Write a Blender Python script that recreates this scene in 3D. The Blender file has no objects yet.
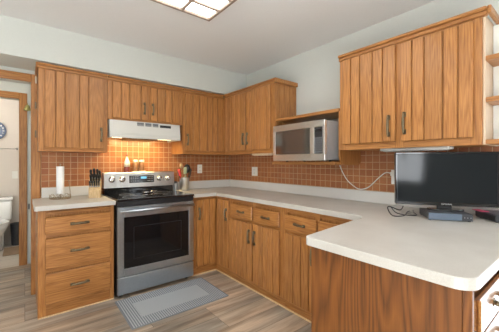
import bpy, bmesh, math, random
from mathutils import Vector, Matrix
random.seed(7)
S = bpy.context.scene
COL = S.collection
R = math.radians
PI = math.pi

# ------------------------------------------------------------------ camera, world, lights, exposure
cd = bpy.data.cameras.new('camera')
cam = bpy.data.objects.new('camera', cd); COL.objects.link(cam)
cam.location = (0, 0, 1.2553)
cam.rotation_euler = (R(90), 0, -0.6737)
cd.sensor_width = 36.0
cd.lens = 281.43 / 499 * 36.0
cd.shift_y = -3.3 / 499
cd.clip_start = 0.02
S.camera = cam
S.view_settings.view_transform = 'Standard'
S.view_settings.look = 'None'
S.view_settings.gamma = 1
S.view_settings.use_curve_mapping = False
S.view_settings.exposure = 0.72

w = bpy.data.worlds.new('sky'); S.world = w; w.use_nodes = True
bg = w.node_tree.nodes['Background']
bg.inputs[0].default_value = (0.80, 0.90, 1.0, 1); bg.inputs[1].default_value = 1.3

def area(name, loc, target, sx, sy, power, color=(1, 1, 1), spread=180):
    d = bpy.data.lights.new(name, 'AREA'); d.shape = 'RECTANGLE'; d.size = sx; d.size_y = sy
    d.energy = power; d.color = color; d.spread = R(spread)
    o = bpy.data.objects.new(name, d); COL.objects.link(o); o.location = loc
    o.rotation_euler = (Vector(target) - Vector(loc)).to_track_quat('-Z', 'Y').to_euler()
    return o
# daylight entering through the three glazed openings behind and beside the camera
area('rear_window_daylight', (-1.60, -2.79, 1.5), (-1.3, 0, 2.3), 0.95, 1.3, 20, (0.97, 0.985, 1.0))
area('left_window_daylight', (-2.42, -0.2, 1.4), (0, 0.6, 2.0), 2.2, 1.7, 12, (0.97, 0.99, 1.0))
area('glass_door_daylight', (2.40, -0.80, 1.06), (0, -0.80, 1.9), 1.9, 1.95, 20, (0.96, 0.985, 1.0))

# low sun added through the left window, its floor bounce brightening the ceiling
sd = bpy.data.lights.new('sun', 'SUN'); sd.energy = 42.0; sd.angle = R(0.6); sd.color = (1.0, 0.98, 0.95)
sun = bpy.data.objects.new('sun', sd); COL.objects.link(sun); sun.location = (-5, 1, 4)
sun.rotation_euler = Vector((1.0, -0.55, -0.90)).to_track_quat('-Z', 'Y').to_euler()

# ------------------------------------------------------------------ materials
def new_mat(name):
    m = bpy.data.materials.new(name); m.use_nodes = True
    nt = m.node_tree
    return m, nt, nt.nodes['Principled BSDF']
def N(nt, kind, **kw):
    n = nt.nodes.new(kind)
    for k, v in kw.items(): setattr(n, k, v)
    return n
def ramp(nt, stops):
    n = N(nt, 'ShaderNodeValToRGB'); e = n.color_ramp.elements
    while len(e) < len(stops): e.new(0.5)
    for i, (p, c) in enumerate(stops):
        e[i].position = p; e[i].color = (*c, 1)
    return n
def plain(name, col, rough=0.5, metal=0.0, noise=0.06, nscale=25, bump=0.0, coat=0.0, emit=0.0):
    m, nt, b = new_mat(name)
    tc = N(nt, 'ShaderNodeTexCoord'); nz = N(nt, 'ShaderNodeTexNoise'); nz.inputs['Scale'].default_value = nscale
    nz.inputs['Detail'].default_value = 4
    nt.links.new(tc.outputs['Object'], nz.inputs['Vector'])
    r = ramp(nt, [(0.25, tuple(max(0, c * (1 - noise)) for c in col)), (0.75, tuple(min(1, c * (1 + noise)) for c in col))])
    nt.links.new(nz.outputs['Fac'], r.inputs['Fac']); nt.links.new(r.outputs['Color'], b.inputs['Base Color'])
    b.inputs['Roughness'].default_value = rough; b.inputs['Metallic'].default_value = metal
    b.inputs['Coat Weight'].default_value = coat; b.inputs['Coat Roughness'].default_value = 0.1
    if bump:
        bp = N(nt, 'ShaderNodeBump'); bp.inputs['Strength'].default_value = bump; bp.inputs['Distance'].default_value = 0.002
        nt.links.new(nz.outputs['Fac'], bp.inputs['Height']); nt.links.new(bp.outputs['Normal'], b.inputs['Normal'])
    if emit:
        nt.links.new(r.outputs['Color'], b.inputs['Emission Color']); b.inputs['Emission Strength'].default_value = emit
    return m

def oak(name, dark, mid, light, axis='Z', rough=0.38, coat=0.15, ring=(14, 1.1, 12.0, 0.45, 0.95)):
    """oak boards: fine pores and cathedral figure stretched along one axis, each plank with its own tone"""
    m, nt, b = new_mat(name); L = nt.links.new
    tc = N(nt, 'ShaderNodeTexCoord'); oi = N(nt, 'ShaderNodeObjectInfo')
    at = N(nt, 'ShaderNodeAttribute'); at.attribute_name = 'tone'
    add = N(nt, 'ShaderNodeMath', operation='ADD'); L(oi.outputs['Random'], add.inputs[0]); L(at.outputs['Fac'], add.inputs[1])
    off = N(nt, 'ShaderNodeVectorMath', operation='SCALE'); off.inputs[0].default_value = (7.3, 5.1, 11.7); L(add.outputs[0], off.inputs['Scale'])
    vec = N(nt, 'ShaderNodeVectorMath', operation='ADD'); L(tc.outputs['Object'], vec.inputs[0]); L(off.outputs[0], vec.inputs[1])
    def mapped(cross, along):
        mp = N(nt, 'ShaderNodeMapping'); s = [cross] * 3; s['XYZ'.index(axis)] = along
        mp.inputs['Scale'].default_value = s; L(vec.outputs[0], mp.inputs['Vector']); return mp
    m1 = mapped(ring[0], ring[1]); n1 = N(nt, 'ShaderNodeTexNoise'); n1.inputs['Scale'].default_value = 1; n1.inputs['Detail'].default_value = 2
    L(m1.outputs[0], n1.inputs['Vector'])
    mul = N(nt, 'ShaderNodeMath', operation='MULTIPLY'); mul.inputs[1].default_value = ring[2]; L(n1.outputs['Fac'], mul.inputs[0])
    fr = N(nt, 'ShaderNodeMath', operation='PINGPONG'); fr.inputs[1].default_value = 0.5; L(mul.outputs[0], fr.inputs[0])
    m2 = mapped(150, 6); n2 = N(nt, 'ShaderNodeTexNoise'); n2.inputs['Scale'].default_value = 1; n2.inputs['Detail'].default_value = 3
    L(m2.outputs[0], n2.inputs['Vector'])
    mx = N(nt, 'ShaderNodeMath', operation='MULTIPLY_ADD'); mx.inputs[1].default_value = ring[3]; L(fr.outputs[0], mx.inputs[0])
    h2 = N(nt, 'ShaderNodeMath', operation='MULTIPLY'); h2.inputs[1].default_value = ring[4]; L(n2.outputs['Fac'], h2.inputs[0]); L(h2.outputs[0], mx.inputs[2])
    r = ramp(nt, [(0.18, dark), (0.47, mid), (0.78, light)]); L(mx.outputs[0], r.inputs['Fac'])
    hsv = N(nt, 'ShaderNodeHueSaturation'); L(r.outputs['Color'], hsv.inputs['Color'])
    mr = N(nt, 'ShaderNodeMapRange'); mr.inputs['To Min'].default_value = 0.84; mr.inputs['To Max'].default_value = 1.16
    L(at.outputs['Fac'], mr.inputs['Value']); L(mr.outputs[0], hsv.inputs['Value'])
    L(hsv.outputs['Color'], b.inputs['Base Color'])
    b.inputs['Roughness'].default_value = rough; b.inputs['Coat Weight'].default_value = coat; b.inputs['Coat Roughness'].default_value = 0.12
    bp = N(nt, 'ShaderNodeBump'); bp.inputs['Strength'].default_value = 0.12; bp.inputs['Distance'].default_value = 0.001
    L(n2.outputs['Fac'], bp.inputs['Height']); L(bp.outputs['Normal'], b.inputs['Normal'])
    return m
OD, OM, OL = (0.150, 0.050, 0.010), (0.355, 0.141, 0.034), (0.50, 0.225, 0.065)
M = {}
M['oak'] = oak('honey_oak', OD, OM, OL, 'Z')
M['oak_x'] = oak('honey_oak_along_x', OD, OM, OL, 'X')
M['oak_y'] = oak('honey_oak_along_y', OD, OM, OL, 'Y')
M['panel'] = oak('shaded_oak_veneer', (0.085, 0.026, 0.004), (0.175, 0.058, 0.010), (0.245, 0.088, 0.015), 'Z', rough=0.5, coat=0.0, ring=(4.0, 0.35, 30.0, 0.75, 0.55))  # the cabinet oak again, with the peninsula's shade put into its colour
M['pale'] = oak('pale_veneer', (0.62, 0.47, 0.30), (0.70, 0.55, 0.38), (0.76, 0.62, 0.46), 'Z', rough=0.5)
M['lightwood'] = oak('light_block_wood', (0.50, 0.32, 0.15), (0.62, 0.43, 0.22), (0.72, 0.53, 0.30), 'Z', rough=0.5)
M['fixture_wood'] = oak('greyed_wood', (0.21, 0.15, 0.11), (0.27, 0.20, 0.15), (0.33, 0.25, 0.19), 'X', rough=0.5)
M['wall'] = plain('wall_paint', (0.63, 0.645, 0.60), 0.85, noise=0.015, nscale=60, bump=0.05)
M['ceil'] = plain('ceiling_paint', (0.80, 0.80, 0.79), 0.9, noise=0.015, nscale=80, bump=0.08)
M['rearwall'] = plain('dimming_wall_paint', (0.20, 0.19, 0.165), 0.85, noise=0.02)  # unseen rear wall, toned dark to dim its reflection in the television
M['paleLam'] = plain('white_laminate', (0.70, 0.69, 0.66), 0.33, noise=0.03, nscale=120)
M['bathwall'] = plain('bath_wall_paint', (0.72, 0.66, 0.60), 0.85, noise=0.015)
M['trimwhite'] = plain('white_trim_paint', (0.78, 0.78, 0.76), 0.5, noise=0.01)
M['steel'] = plain('stainless_steel', (0.48, 0.525, 0.57), 0.32, 1.0, noise=0.05, nscale=60)
M['greypaint'] = plain('silver_grey_paint', (0.36, 0.38, 0.40), 0.35, 0.3, noise=0.02)
M['lampgrey'] = plain('grey_lamp_cover', (0.50, 0.49, 0.46), 0.5, noise=0.02)
M['gloss_oak'] = oak('varnished_oak', OD, OM, OL, 'X', rough=0.3, coat=1.0)
M['brightsteel'] = plain('bright_brushed_steel', (0.70, 0.69, 0.67), 0.30, 1.0, noise=0.05, nscale=60)
M['chrome'] = plain('chrome', (0.75, 0.75, 0.76), 0.12, 1.0, noise=0.01)
M['brass'] = plain('antique_brass', (0.20, 0.16, 0.10), 0.34, 0.85, noise=0.25, nscale=90)
M['bellbrass'] = plain('aged_brass', (0.38, 0.36, 0.13), 0.35, 0.7, noise=0.2, nscale=60)
M['wire'] = plain('bronze_wire', (0.40, 0.32, 0.22), 0.35, 0.8, noise=0.15)
M['black'] = plain('black_plastic', (0.018, 0.018, 0.02), 0.35, noise=0.1)
M['glassblack'] = plain('black_glass', (0.010, 0.010, 0.012), 0.06, noise=0.02, coat=0.5)
M['ovenglass'] = plain('dark_oven_glass', (0.008, 0.008, 0.009), 0.07, noise=0.0)
M['mirrorglass'] = plain('mirrored_microwave_glass', (0.17, 0.155, 0.14), 0.09, 0.8, noise=0.0)
M['screen'] = plain('screen_glass', (0.008, 0.011, 0.014), 0.07, noise=0.0)
for k_ in ('screen', 'ovenglass'): M[k_].node_tree.nodes['Principled BSDF'].inputs['Specular IOR Level'].default_value = 0.35
M['charcoal'] = plain('charcoal_plastic', (0.05, 0.052, 0.06), 0.4, noise=0.1)
M['bluegrey'] = plain('blue_grey_plastic', (0.13, 0.17, 0.23), 0.3, noise=0.06)
M['white'] = plain('white_enamel', (0.78, 0.78, 0.75), 0.32, noise=0.01, coat=0.2)
M['hoodwhite'] = plain('almond_enamel', (0.62, 0.61, 0.56), 0.35, noise=0.01)
M['plate'] = plain('white_cover_plate', (0.82, 0.81, 0.76), 0.4, noise=0.01)
M['slot'] = plain('dark_slot', (0.04, 0.04, 0.04), 0.6)
M['porcelain'] = plain('porcelain', (0.86, 0.86, 0.84), 0.12, noise=0.01, coat=0.4)
M['paper'] = plain('paper_towel', (0.86, 0.86, 0.85), 0.9, noise=0.03, nscale=120, bump=0.2)
M['red'] = plain('red_silicone', (0.55, 0.03, 0.03), 0.4)
M['green'] = plain('pale_green_silicone', (0.42, 0.46, 0.27), 0.5)
M['pink'] = plain('pink_paper', (0.75, 0.10, 0.22), 0.6)
M['maroon'] = plain('maroon_plastic', (0.22, 0.05, 0.04), 0.3, noise=0.15)
M['cream'] = plain('cream_plastic', (0.78, 0.70, 0.55), 0.4)
M['spice'] = plain('brown_spice', (0.30, 0.14, 0.06), 0.4, noise=0.35, nscale=120)
M['filter'] = plain('brown_filter', (0.20, 0.13, 0.06), 0.5, 0.5, noise=0.3, nscale=150)
M['hinge'] = plain('pale_brass', (0.66, 0.60, 0.48), 0.35, 0.6)
M['bluerim'] = plain('blue_glaze', (0.16, 0.20, 0.30), 0.2, noise=0.5, nscale=60)
M['palerim'] = plain('pale_blue_glaze', (0.42, 0.50, 0.62), 0.2, noise=0.25, nscale=60)
M['bulb'] = plain('lit_diffuser', (1.0, 0.98, 0.94), 0.5, noise=0.0, emit=3.2)
M['hoodbulb'] = plain('lit_hood_bulb', (1.0, 0.76, 0.42), 0.5, noise=0.0, emit=3.5)
M['clock'] = plain('lit_clock', (0.15, 0.45, 0.75), 0.4, noise=0.0, emit=0.3)
M['markwhite'] = plain('printed_white', (0.62, 0.62, 0.62), 0.5, noise=0.0)
M['keygrey'] = plain('printed_key_grey', (0.36, 0.37, 0.39), 0.5, noise=0.02)
M['added_lamp'] = plain('added_lamp_glow', (1.0, 0.93, 0.85), 0.5, noise=0.0, emit=19)  # glow of the two added lamps past the doorway
M['mat'] = plain('tan_bath_mat', (0.36, 0.25, 0.16), 0.95, noise=0.25, nscale=120, bump=0.6)

def laminate():
    m, nt, b = new_mat('speckled_laminate'); L = nt.links.new
    tc = N(nt, 'ShaderNodeTexCoord')
    a = N(nt, 'ShaderNodeTexNoise'); a.inputs['Scale'].default_value = 6; a.inputs['Detail'].default_value = 5
    c = N(nt, 'ShaderNodeTexNoise'); c.inputs['Scale'].default_value = 320; c.inputs['Detail'].default_value = 2
    L(tc.outputs['Object'], a.inputs['Vector']); L(tc.outputs['Object'], c.inputs['Vector'])
    mx = N(nt, 'ShaderNodeMath', operation='ADD'); L(a.outputs['Fac'], mx.inputs[0]); L(c.outputs['Fac'], mx.inputs[1])
    r = ramp(nt, [(0.40, (0.50, 0.475, 0.43)), (0.60, (0.57, 0.55, 0.505))])
    hm = N(nt, 'ShaderNodeMath', operation='MULTIPLY'); hm.inputs[1].default_value = 0.5; L(mx.outputs[0], hm.inputs[0])
    L(hm.outputs[0], r.inputs['Fac']); L(r.outputs['Color'], b.inputs['Base Color'])
    b.inputs['Roughness'].default_value = 0.33
    return m
M['laminate'] = laminate()

def grid_tile(name, plane, size, mortar, c1, c2, cm, off=(0, 0), rough=0.3, bump=0.4, width=None, stagger=0.0):
    m, nt, b = new_mat(name); L = nt.links.new
    tc = N(nt, 'ShaderNodeTexCoord'); sp = N(nt, 'ShaderNodeSeparateXYZ'); cb = N(nt, 'ShaderNodeCombineXYZ')
    L(tc.outputs['Object'], sp.inputs[0]); L(sp.outputs[plane[0]], cb.inputs[0]); L(sp.outputs[plane[1]], cb.inputs[1])
    ad = N(nt, 'ShaderNodeVectorMath', operation='ADD'); ad.inputs[1].default_value = (off[0], off[1], 0); L(cb.outputs[0], ad.inputs[0])
    br = N(nt, 'ShaderNodeTexBrick'); br.offset = stagger; br.offset_frequency = 2; br.squash = 1
    br.inputs['Scale'].default_value = 1; br.inputs['Brick Width'].default_value = width or size; br.inputs['Row Height'].default_value = size
    br.inputs['Mortar Size'].default_value = mortar; br.inputs['Mortar Smooth'].default_value = 0.15; br.inputs['Bias'].default_value = 0
    br.inputs['Color1'].default_value = (*c1, 1); br.inputs['Color2'].default_value = (*c2, 1); br.inputs['Mortar'].default_value = (*cm, 1)
    L(ad.outputs[0], br.inputs['Vector'])
    nz = N(nt, 'ShaderNodeTexNoise'); nz.inputs['Scale'].default_value = 40; L(tc.outputs['Object'], nz.inputs['Vector'])
    mr = N(nt, 'ShaderNodeMapRange'); mr.inputs['To Min'].default_value = 0.85; mr.inputs['To Max'].default_value = 1.15; L(nz.outputs['Fac'], mr.inputs['Value'])
    hs = N(nt, 'ShaderNodeHueSaturation'); L(br.outputs['Color'], hs.inputs['Color']); L(mr.outputs[0], hs.inputs['Value'])
    L(hs.outputs['Color'], b.inputs['Base Color'])
    b.inputs['Roughness'].default_value = rough
    bp = N(nt, 'ShaderNodeBump'); bp.inputs['Strength'].default_value = bump; bp.inputs['Distance'].default_value = 0.002; bp.invert = True
    L(br.outputs['Fac'], bp.inputs['Height']); L(bp.outputs['Normal'], b.inputs['Normal'])
    return m
T1, T2, TG = (0.42, 0.162, 0.056), (0.33, 0.114, 0.042), (0.57, 0.385, 0.225)
M['tile_back'] = grid_tile('rust_tile_back', ('X', 'Z'), 0.0610, 0.0025, T1, T2, TG, (0.0, 0.022))
M['tile_right'] = grid_tile('rust_tile_right', ('Y', 'Z'), 0.0610, 0.0025, T1, T2, TG, (0.051, 0.022))
M['bathtile'] = grid_tile('cream_floor_tile', ('X', 'Y'), 0.30, 0.006, (0.66, 0.60, 0.52), (0.62, 0.56, 0.48), (0.48, 0.43, 0.37), rough=0.3)

def planks():
    m, nt, b = new_mat('grey_brown_planks'); L = nt.links.new
    tc = N(nt, 'ShaderNodeTexCoord')
    br = N(nt, 'ShaderNodeTexBrick'); br.offset = 0.37; br.offset_frequency = 3; br.squash = 1
    br.inputs['Scale'].default_value = 1; br.inputs['Brick Width'].default_value = 1.22; br.inputs['Row Height'].default_value = 0.178
    br.inputs['Mortar Size'].default_value = 0.0016; br.inputs['Bias'].default_value = 0
    br.inputs['Color1'].default_value = (0, 0, 0, 1); br.inputs['Color2'].default_value = (1, 1, 1, 1); br.inputs['Mortar'].default_value = (0.5, 0.5, 0.5, 1)
    L(tc.outputs['Object'], br.inputs['Vector'])
    sc = N(nt, 'ShaderNodeVectorMath', operation='SCALE'); sc.inputs['Scale'].default_value = 9; L(br.outputs['Color'], sc.inputs[0])
    ad = N(nt, 'ShaderNodeVectorMath', operation='ADD'); L(tc.outputs['Object'], ad.inputs[0]); L(sc.outputs[0], ad.inputs[1])
    mp = N(nt, 'ShaderNodeMapping'); mp.inputs['Scale'].default_value = (1.3, 14, 1); L(ad.outputs[0], mp.inputs['Vector'])
    n1 = N(nt, 'ShaderNodeTexNoise'); n1.inputs['Scale'].default_value = 1; n1.inputs['Detail'].default_value = 6; n1.inputs['Roughness'].default_value = 0.65
    L(mp.outputs[0], n1.inputs['Vector'])
    mp2 = N(nt, 'ShaderNodeMapping'); mp2.inputs['Scale'].default_value = (0.9, 3.0, 1); L(ad.outputs[0], mp2.inputs['Vector'])
    n2 = N(nt, 'ShaderNodeTexNoise'); n2.inputs['Scale'].default_value = 1; n2.inputs['Detail'].default_value = 2; L(mp2.outputs[0], n2.inputs['Vector'])
    r1 = ramp(nt, [(0.30, (0.22, 0.165, 0.12)), (0.52, (0.48, 0.395, 0.31)), (0.70, (0.70, 0.595, 0.48))]); L(n1.outputs['Fac'], r1.inputs['Fac'])
    r2 = ramp(nt, [(0.36, (0.62, 0.66, 0.70)), (0.62, (1.08, 1.0, 0.92))]); L(n2.outputs['Fac'], r2.inputs['Fac'])
    mu = N(nt, 'ShaderNodeMix', data_type='RGBA', blend_type='MULTIPLY'); mu.inputs[0].default_value = 1
    L(r1.outputs['Color'], mu.inputs[6]); L(r2.outputs['Color'], mu.inputs[7])
    mm = N(nt, 'ShaderNodeMix', data_type='RGBA'); L(br.outputs['Fac'], mm.inputs[0]); L(mu.outputs[2], mm.inputs[6]); mm.inputs[7].default_value = (0.10, 0.08, 0.065, 1)
    L(mm.outputs[2], b.inputs['Base Color']); b.inputs['Roughness'].default_value = 0.42
    bp = N(nt, 'ShaderNodeBump'); bp.inputs['Strength'].default_value = 0.15; bp.inputs['Distance'].default_value = 0.001
    L(n1.outputs['Fac'], bp.inputs['Height']); L(bp.outputs['Normal'], b.inputs['Normal'])
    return m
M['planks'] = planks()

def weave(name, c1, c2, scale, direction, c3=None):
    m, nt, b = new_mat(name); L = nt.links.new
    tc = N(nt, 'ShaderNodeTexCoord'); wv = N(nt, 'ShaderNodeTexWave'); wv.wave_type = 'BANDS'; wv.bands_direction = direction
    wv.inputs['Scale'].default_value = scale; wv.inputs['Distortion'].default_value = 0.6; wv.inputs['Detail Scale'].default_value = 4
    L(tc.outputs['Object'], wv.inputs['Vector'])
    r = ramp(nt, [(0.3, c1), (0.7, c2)]); L(wv.outputs['Fac'], r.inputs['Fac']); L(r.outputs['Color'], b.inputs['Base Color'])
    b.inputs['Roughness'].default_value = 0.95
    bp = N(nt, 'ShaderNodeBump'); bp.inputs['Strength'].default_value = 0.5; bp.inputs['Distance'].default_value = 0.002
    L(wv.outputs['Fac'], bp.inputs['Height']); L(bp.outputs['Normal'], b.inputs['Normal'])
    return m
M['rug_border'] = weave('rug_border_weave', (0.19, 0.215, 0.24), (0.42, 0.45, 0.475), 17, 'X')
M['rug_field'] = weave('rug_field_weave', (0.36, 0.395, 0.42), (0.45, 0.485, 0.505), 30, 'DIAGONAL')
M['bouncerug'] = plain('pale_bounce_rug', (0.72, 0.72, 0.71), 0.95, noise=0.04, nscale=150, bump=0.4)  # kept pale so the added rug throws neutral light upwards
M['rug_edge'] = plain('rug_binding', (0.24, 0.26, 0.28), 0.95, noise=0.2, nscale=200)

# ------------------------------------------------------------------ mesh helpers
class MB:
    """collects shapes into one mesh"""
    def __init__(s): s.v = []; s.f = []; s.t = []; s.sm = []
    def _add(s, vs, fs, tone=0.5, smooth=False):
        k = len(s.v); s.v += [tuple(v) for v in vs]
        for f in fs: s.f.append([i + k for i in f]); s.t.append(tone); s.sm.append(smooth)
        return s
    def from_bm(s, bm, tone=0.5, smooth=False):
        bm.verts.index_update()
        s._add([v.co[:] for v in bm.verts], [[v.index for v in f.verts] for f in bm.faces], tone, smooth); bm.free(); return s
    def box(s, x0, x1, y0, y1, z0, z1, bevel=0.0, tone=0.5, seg=1):
        x0, x1 = min(x0, x1), max(x0, x1); y0, y1 = min(y0, y1), max(y0, y1); z0, z1 = min(z0, z1), max(z0, z1)
        bm = bmesh.new(); bmesh.ops.create_cube(bm, size=1)
        for v in bm.verts:
            v.co = Vector(((x0 + x1) / 2 + v.co.x * (x1 - x0), (y0 + y1) / 2 + v.co.y * (y1 - y0), (z0 + z1) / 2 + v.co.z * (z1 - z0)))
        if bevel:
            bevel = min(bevel, 0.45 * min(x1 - x0, y1 - y0, z1 - z0))
            bmesh.ops.bevel(bm, geom=list(bm.edges), offset=bevel, segments=seg, affect='EDGES', profile=0.5)
        return s.from_bm(bm, tone)
    def prism(s, pts, z0, z1, tone=0.5, bevel=0.0):
        bm = bmesh.new(); vs = [bm.verts.new((x, y, z0)) for x, y in pts]
        f = bm.faces.new(vs); r = bmesh.ops.extrude_face_region(bm, geom=[f])
        up = [g for g in r['geom'] if isinstance(g, bmesh.types.BMVert)]
        for v in up: v.co.z = z1
        bmesh.ops.recalc_face_normals(bm, faces=bm.faces)
        if bevel:
            es = [e for e in bm.edges if abs(e.verts[0].co.z - z1) < 1e-6 and abs(e.verts[1].co.z - z1) < 1e-6]
            bmesh.ops.bevel(bm, geom=es, offset=bevel, segments=2, affect='EDGES', profile=0.5)
        return s.from_bm(bm, tone)
    def profile(s, pts, axis, a0, a1, tone=0.5):
        """extrude a 2-D outline along x (pts are y,z) or along y (pts are x,z)"""
        mk = (lambda p, a: (a, p[0], p[1])) if axis == 'x' else (lambda p, a: (p[0], a, p[1]))
        bm = bmesh.new(); vs = [bm.verts.new(mk(p, a0)) for p in pts]
        f = bm.faces.new(vs); r = bmesh.ops.extrude_face_region(bm, geom=[f])
        k = 0 if axis == 'x' else 1
        for g in r['geom']:
            if isinstance(g, bmesh.types.BMVert): g.co[k] = a1
        bmesh.ops.recalc_face_normals(bm, faces=bm.faces)
        return s.from_bm(bm, tone)
    def lathe(s, prof, c=(0, 0, 0), seg=24, mat=None, tone=0.5, smooth=True):
        vs = []; fs = []
        for r, z in prof:
            for i in range(seg):
                a = 2 * PI * i / seg; p = Vector((r * math.cos(a), r * math.sin(a), z))
                if mat: p = mat @ p
                vs.append(p + Vector(c))
        for j in range(len(prof) - 1):
            for i in range(seg):
                i2 = (i + 1) % seg; fs.append([j * seg + i, j * seg + i2, (j + 1) * seg + i2, (j + 1) * seg + i])
        fs.append(list(range(seg))[::-1]); fs.append([(len(prof) - 1) * seg + i for i in range(seg)])
        return s._add(vs, fs, tone, smooth)
    def tube(s, pts, r, seg=10, tone=0.5, closed=False):
        pts = [Vector(p) for p in pts]; n = len(pts); rs = r if isinstance(r, (list, tuple)) else [r] * n
        vs = []; fs = []; up = None
        for i, p in enumerate(pts):
            a = pts[(i - 1) % n] if (closed or i > 0) else pts[i]; b = pts[(i + 1) % n] if (closed or i < n - 1) else pts[i]
            t = (b - a).normalized()
            if up is None: up = t.orthogonal().normalized()
            up = (up - t * up.dot(t))
            up = up.normalized() if up.length > 1e-6 else t.orthogonal().normalized()
            sd = t.cross(up)
            for k in range(seg):
                q = 2 * PI * k / seg; vs.append(p + (up * math.cos(q) + sd * math.sin(q)) * rs[i])
        for j in range(n if closed else n - 1):
            j2 = (j + 1) % n
            for k in range(seg):
                k2 = (k + 1) % seg; fs.append([j * seg + k, j * seg + k2, j2 * seg + k2, j2 * seg + k])
        if not closed:
            fs.append(list(range(seg))[::-1]); fs.append([(n - 1) * seg + k for k in range(seg)])
        return s._add(vs, fs, tone, True)
    def ball(s, c, r, sz=(1, 1, 1), seg=16, tone=0.5):
        bm = bmesh.new(); bmesh.ops.create_uvsphere(bm, u_segments=seg, v_segments=max(6, seg // 2), radius=r)
        for v in bm.verts: v.co = Vector((v.co.x * sz[0] + c[0], v.co.y * sz[1] + c[1], v.co.z * sz[2] + c[2]))
        return s.from_bm(bm, tone, True)
    def build(s, name, mat, parent=None, local=False):
        """link as ONE mesh object; coordinates are the world's unless local"""
        off = Vector((0, 0, 0))
        if parent is not None and not local:
            p = parent
            while p is not None: off += p.location; p = p.parent
        me = bpy.data.meshes.new(name)
        me.from_pydata([tuple(Vector(v) - off) for v in s.v], [], s.f); me.update()
        at = me.attributes.new('tone', 'FLOAT', 'FACE'); at.data.foreach_set('value', s.t)
        me.polygons.foreach_set('use_smooth', s.sm)
        me.materials.append(M[mat])
        o = bpy.data.objects.new(name, me); COL.objects.link(o)
        if parent is not None: o.parent = parent
        return o

def tag(o, label, cat, group=None):
    o['label'] = label; o['category'] = cat
    if group: o['group'] = group
    return o
def thing(name, label, cat, loc, rotz=0, group=None):
    o = bpy.data.objects.new(name, None); COL.objects.link(o)
    o.empty_display_size = 0.05; o.location = loc; o.rotation_euler = (0, 0, rotz)
    return tag(o, label, cat, group)
def single(name, mb, mat, label, cat, base, group=None, rotz=0, local=False):
    """a thing that is one mesh, origin at its base"""
    if not local: mb.v = [tuple(Vector(v) - Vector(base)) for v in mb.v]
    o = mb.build(name, mat); o.location = base; o.rotation_euler = (0, 0, rotz)
    return tag(o, label, cat, group)
def struct(name, mb, mat, parent=None):
    o = mb.build(name, mat, parent)
    if parent is None: o['kind'] = 'structure'
    return o
def dup(root, loc, label=None, rotz=None):
    r = root.copy(); COL.objects.link(r); r.location = loc
    if rotz is not None: r.rotation_euler = (0, 0, rotz)
    if label: r['label'] = label
    for ch in list(root.children):
        c = ch.copy(); COL.objects.link(c); c.parent = r
        for g in ch.children:
            d = g.copy(); COL.objects.link(d); d.parent = c
    return r
def text_mesh(txt, size, parent, loc, rot, mat, name):
    cu = bpy.data.curves.new(name, 'FONT'); cu.body = txt; cu.size = size; cu.extrude = 0.0004; cu.align_x = 'CENTER'; cu.align_y = 'CENTER'
    tmp = bpy.data.objects.new(name, cu); COL.objects.link(tmp)
    bpy.context.view_layer.update()
    me = bpy.data.meshes.new_from_object(tmp.evaluated_get(bpy.context.evaluated_depsgraph_get()))
    bpy.data.objects.remove(tmp); bpy.data.curves.remove(cu)
    me.materials.clear(); me.materials.append(M[mat])
    o = bpy.data.objects.new(name, me); COL.objects.link(o); o.parent = parent; o.location = loc; o.rotation_euler = rot
    return o
def arc(cx, cy, r, a0, a1, n=8):
    return [(cx + r * math.cos(R(a0 + (a1 - a0) * i / n)), cy + r * math.sin(R(a0 + (a1 - a0) * i / n))) for i in range(n + 1)]

# ------------------------------------------------------------------ room shell
W, D, H = 2.346, 3.390, 2.44
struct('floor', MB().box(-2.55, 2.5, -2.85, 4.44, -0.1, 0.0), 'planks')
struct('ceiling', MB().box(-2.55, 2.5, -2.85, 3.50, H, H + 0.1), 'ceil')
wb = MB().box(0.046, 2.5, D, D + 0.1, 0, H).box(-2.5, -0.86, D, D + 0.1, 0, H).box(-0.86, 0.046, D, D + 0.1, 2.02, H)
struct('wall_back', wb, 'wall')
wr = MB().box(W, W + 0.1, 0.20, D, 0, H).box(W, W + 0.1, -1.80, 0.20, 2.12, H).box(W, W + 0.1, -2.75, -1.80, 0, H)
struct('wall_right', wr, 'wall')
wl = MB().box(-2.5, -2.4, -2.75, -1.4, 0, H).box(-2.5, -2.4, 1.0, D, 0, H).box(-2.5, -2.4, -1.4, 1.0, 0, 0.5).box(-2.5, -2.4, -1.4, 1.0, 2.25, H)
struct('wall_left', wl, 'wall')
wf = MB().box(-2.5, -2.15, -2.85, -2.75, 0, H).box(-1.05, W + 0.1, -2.85, -2.75, 0, H).box(-2.15, -1.05, -2.85, -2.75, 0, 0.8).box(-2.15, -1.05, -2.85, -2.75, 2.2, H)
struct('wall_rear', wf, 'rearwall')
struct('soffit', MB().box(-2.4, W, 3.0, D, 2.132, H), 'wall')
# window and glass-door frames out of view
fr = MB()
for a, b in ((-2.15, -2.09), (-1.625, -1.575), (-1.11, -1.05)): fr.box(a, b, -2.82, -2.74, 0.8, 2.2)
for a, b in ((0.8, 0.86), (2.14, 2.2)): fr.box(-2.15, -1.05, -2.82, -2.74, a, b)
struct('window_1', fr, 'trimwhite')
fr = MB()
for a, b in ((-1.4, -1.34), (-0.23, -0.17), (0.94, 1.0)): fr.box(-2.48, -2.39, a, b, 0.5, 2.25)
for a, b in ((0.5, 0.56), (2.19, 2.25)): fr.box(-2.48, -2.39, -1.4, 1.0, a, b)
struct('window_2', fr, 'trimwhite')
fr = MB()
for a, b in ((-1.80, -1.72), (-0.85, -0.77), (0.14, 0.20)): fr.box(W - 0.01, W + 0.09, a, b, 0, 2.12)
for a, b in ((0.0, 0.08), (2.04, 2.12)): fr.box(W - 0.01, W + 0.09, -1.8, 0.20, a, b)
struct('door_3', fr, 'trimwhite')
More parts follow.
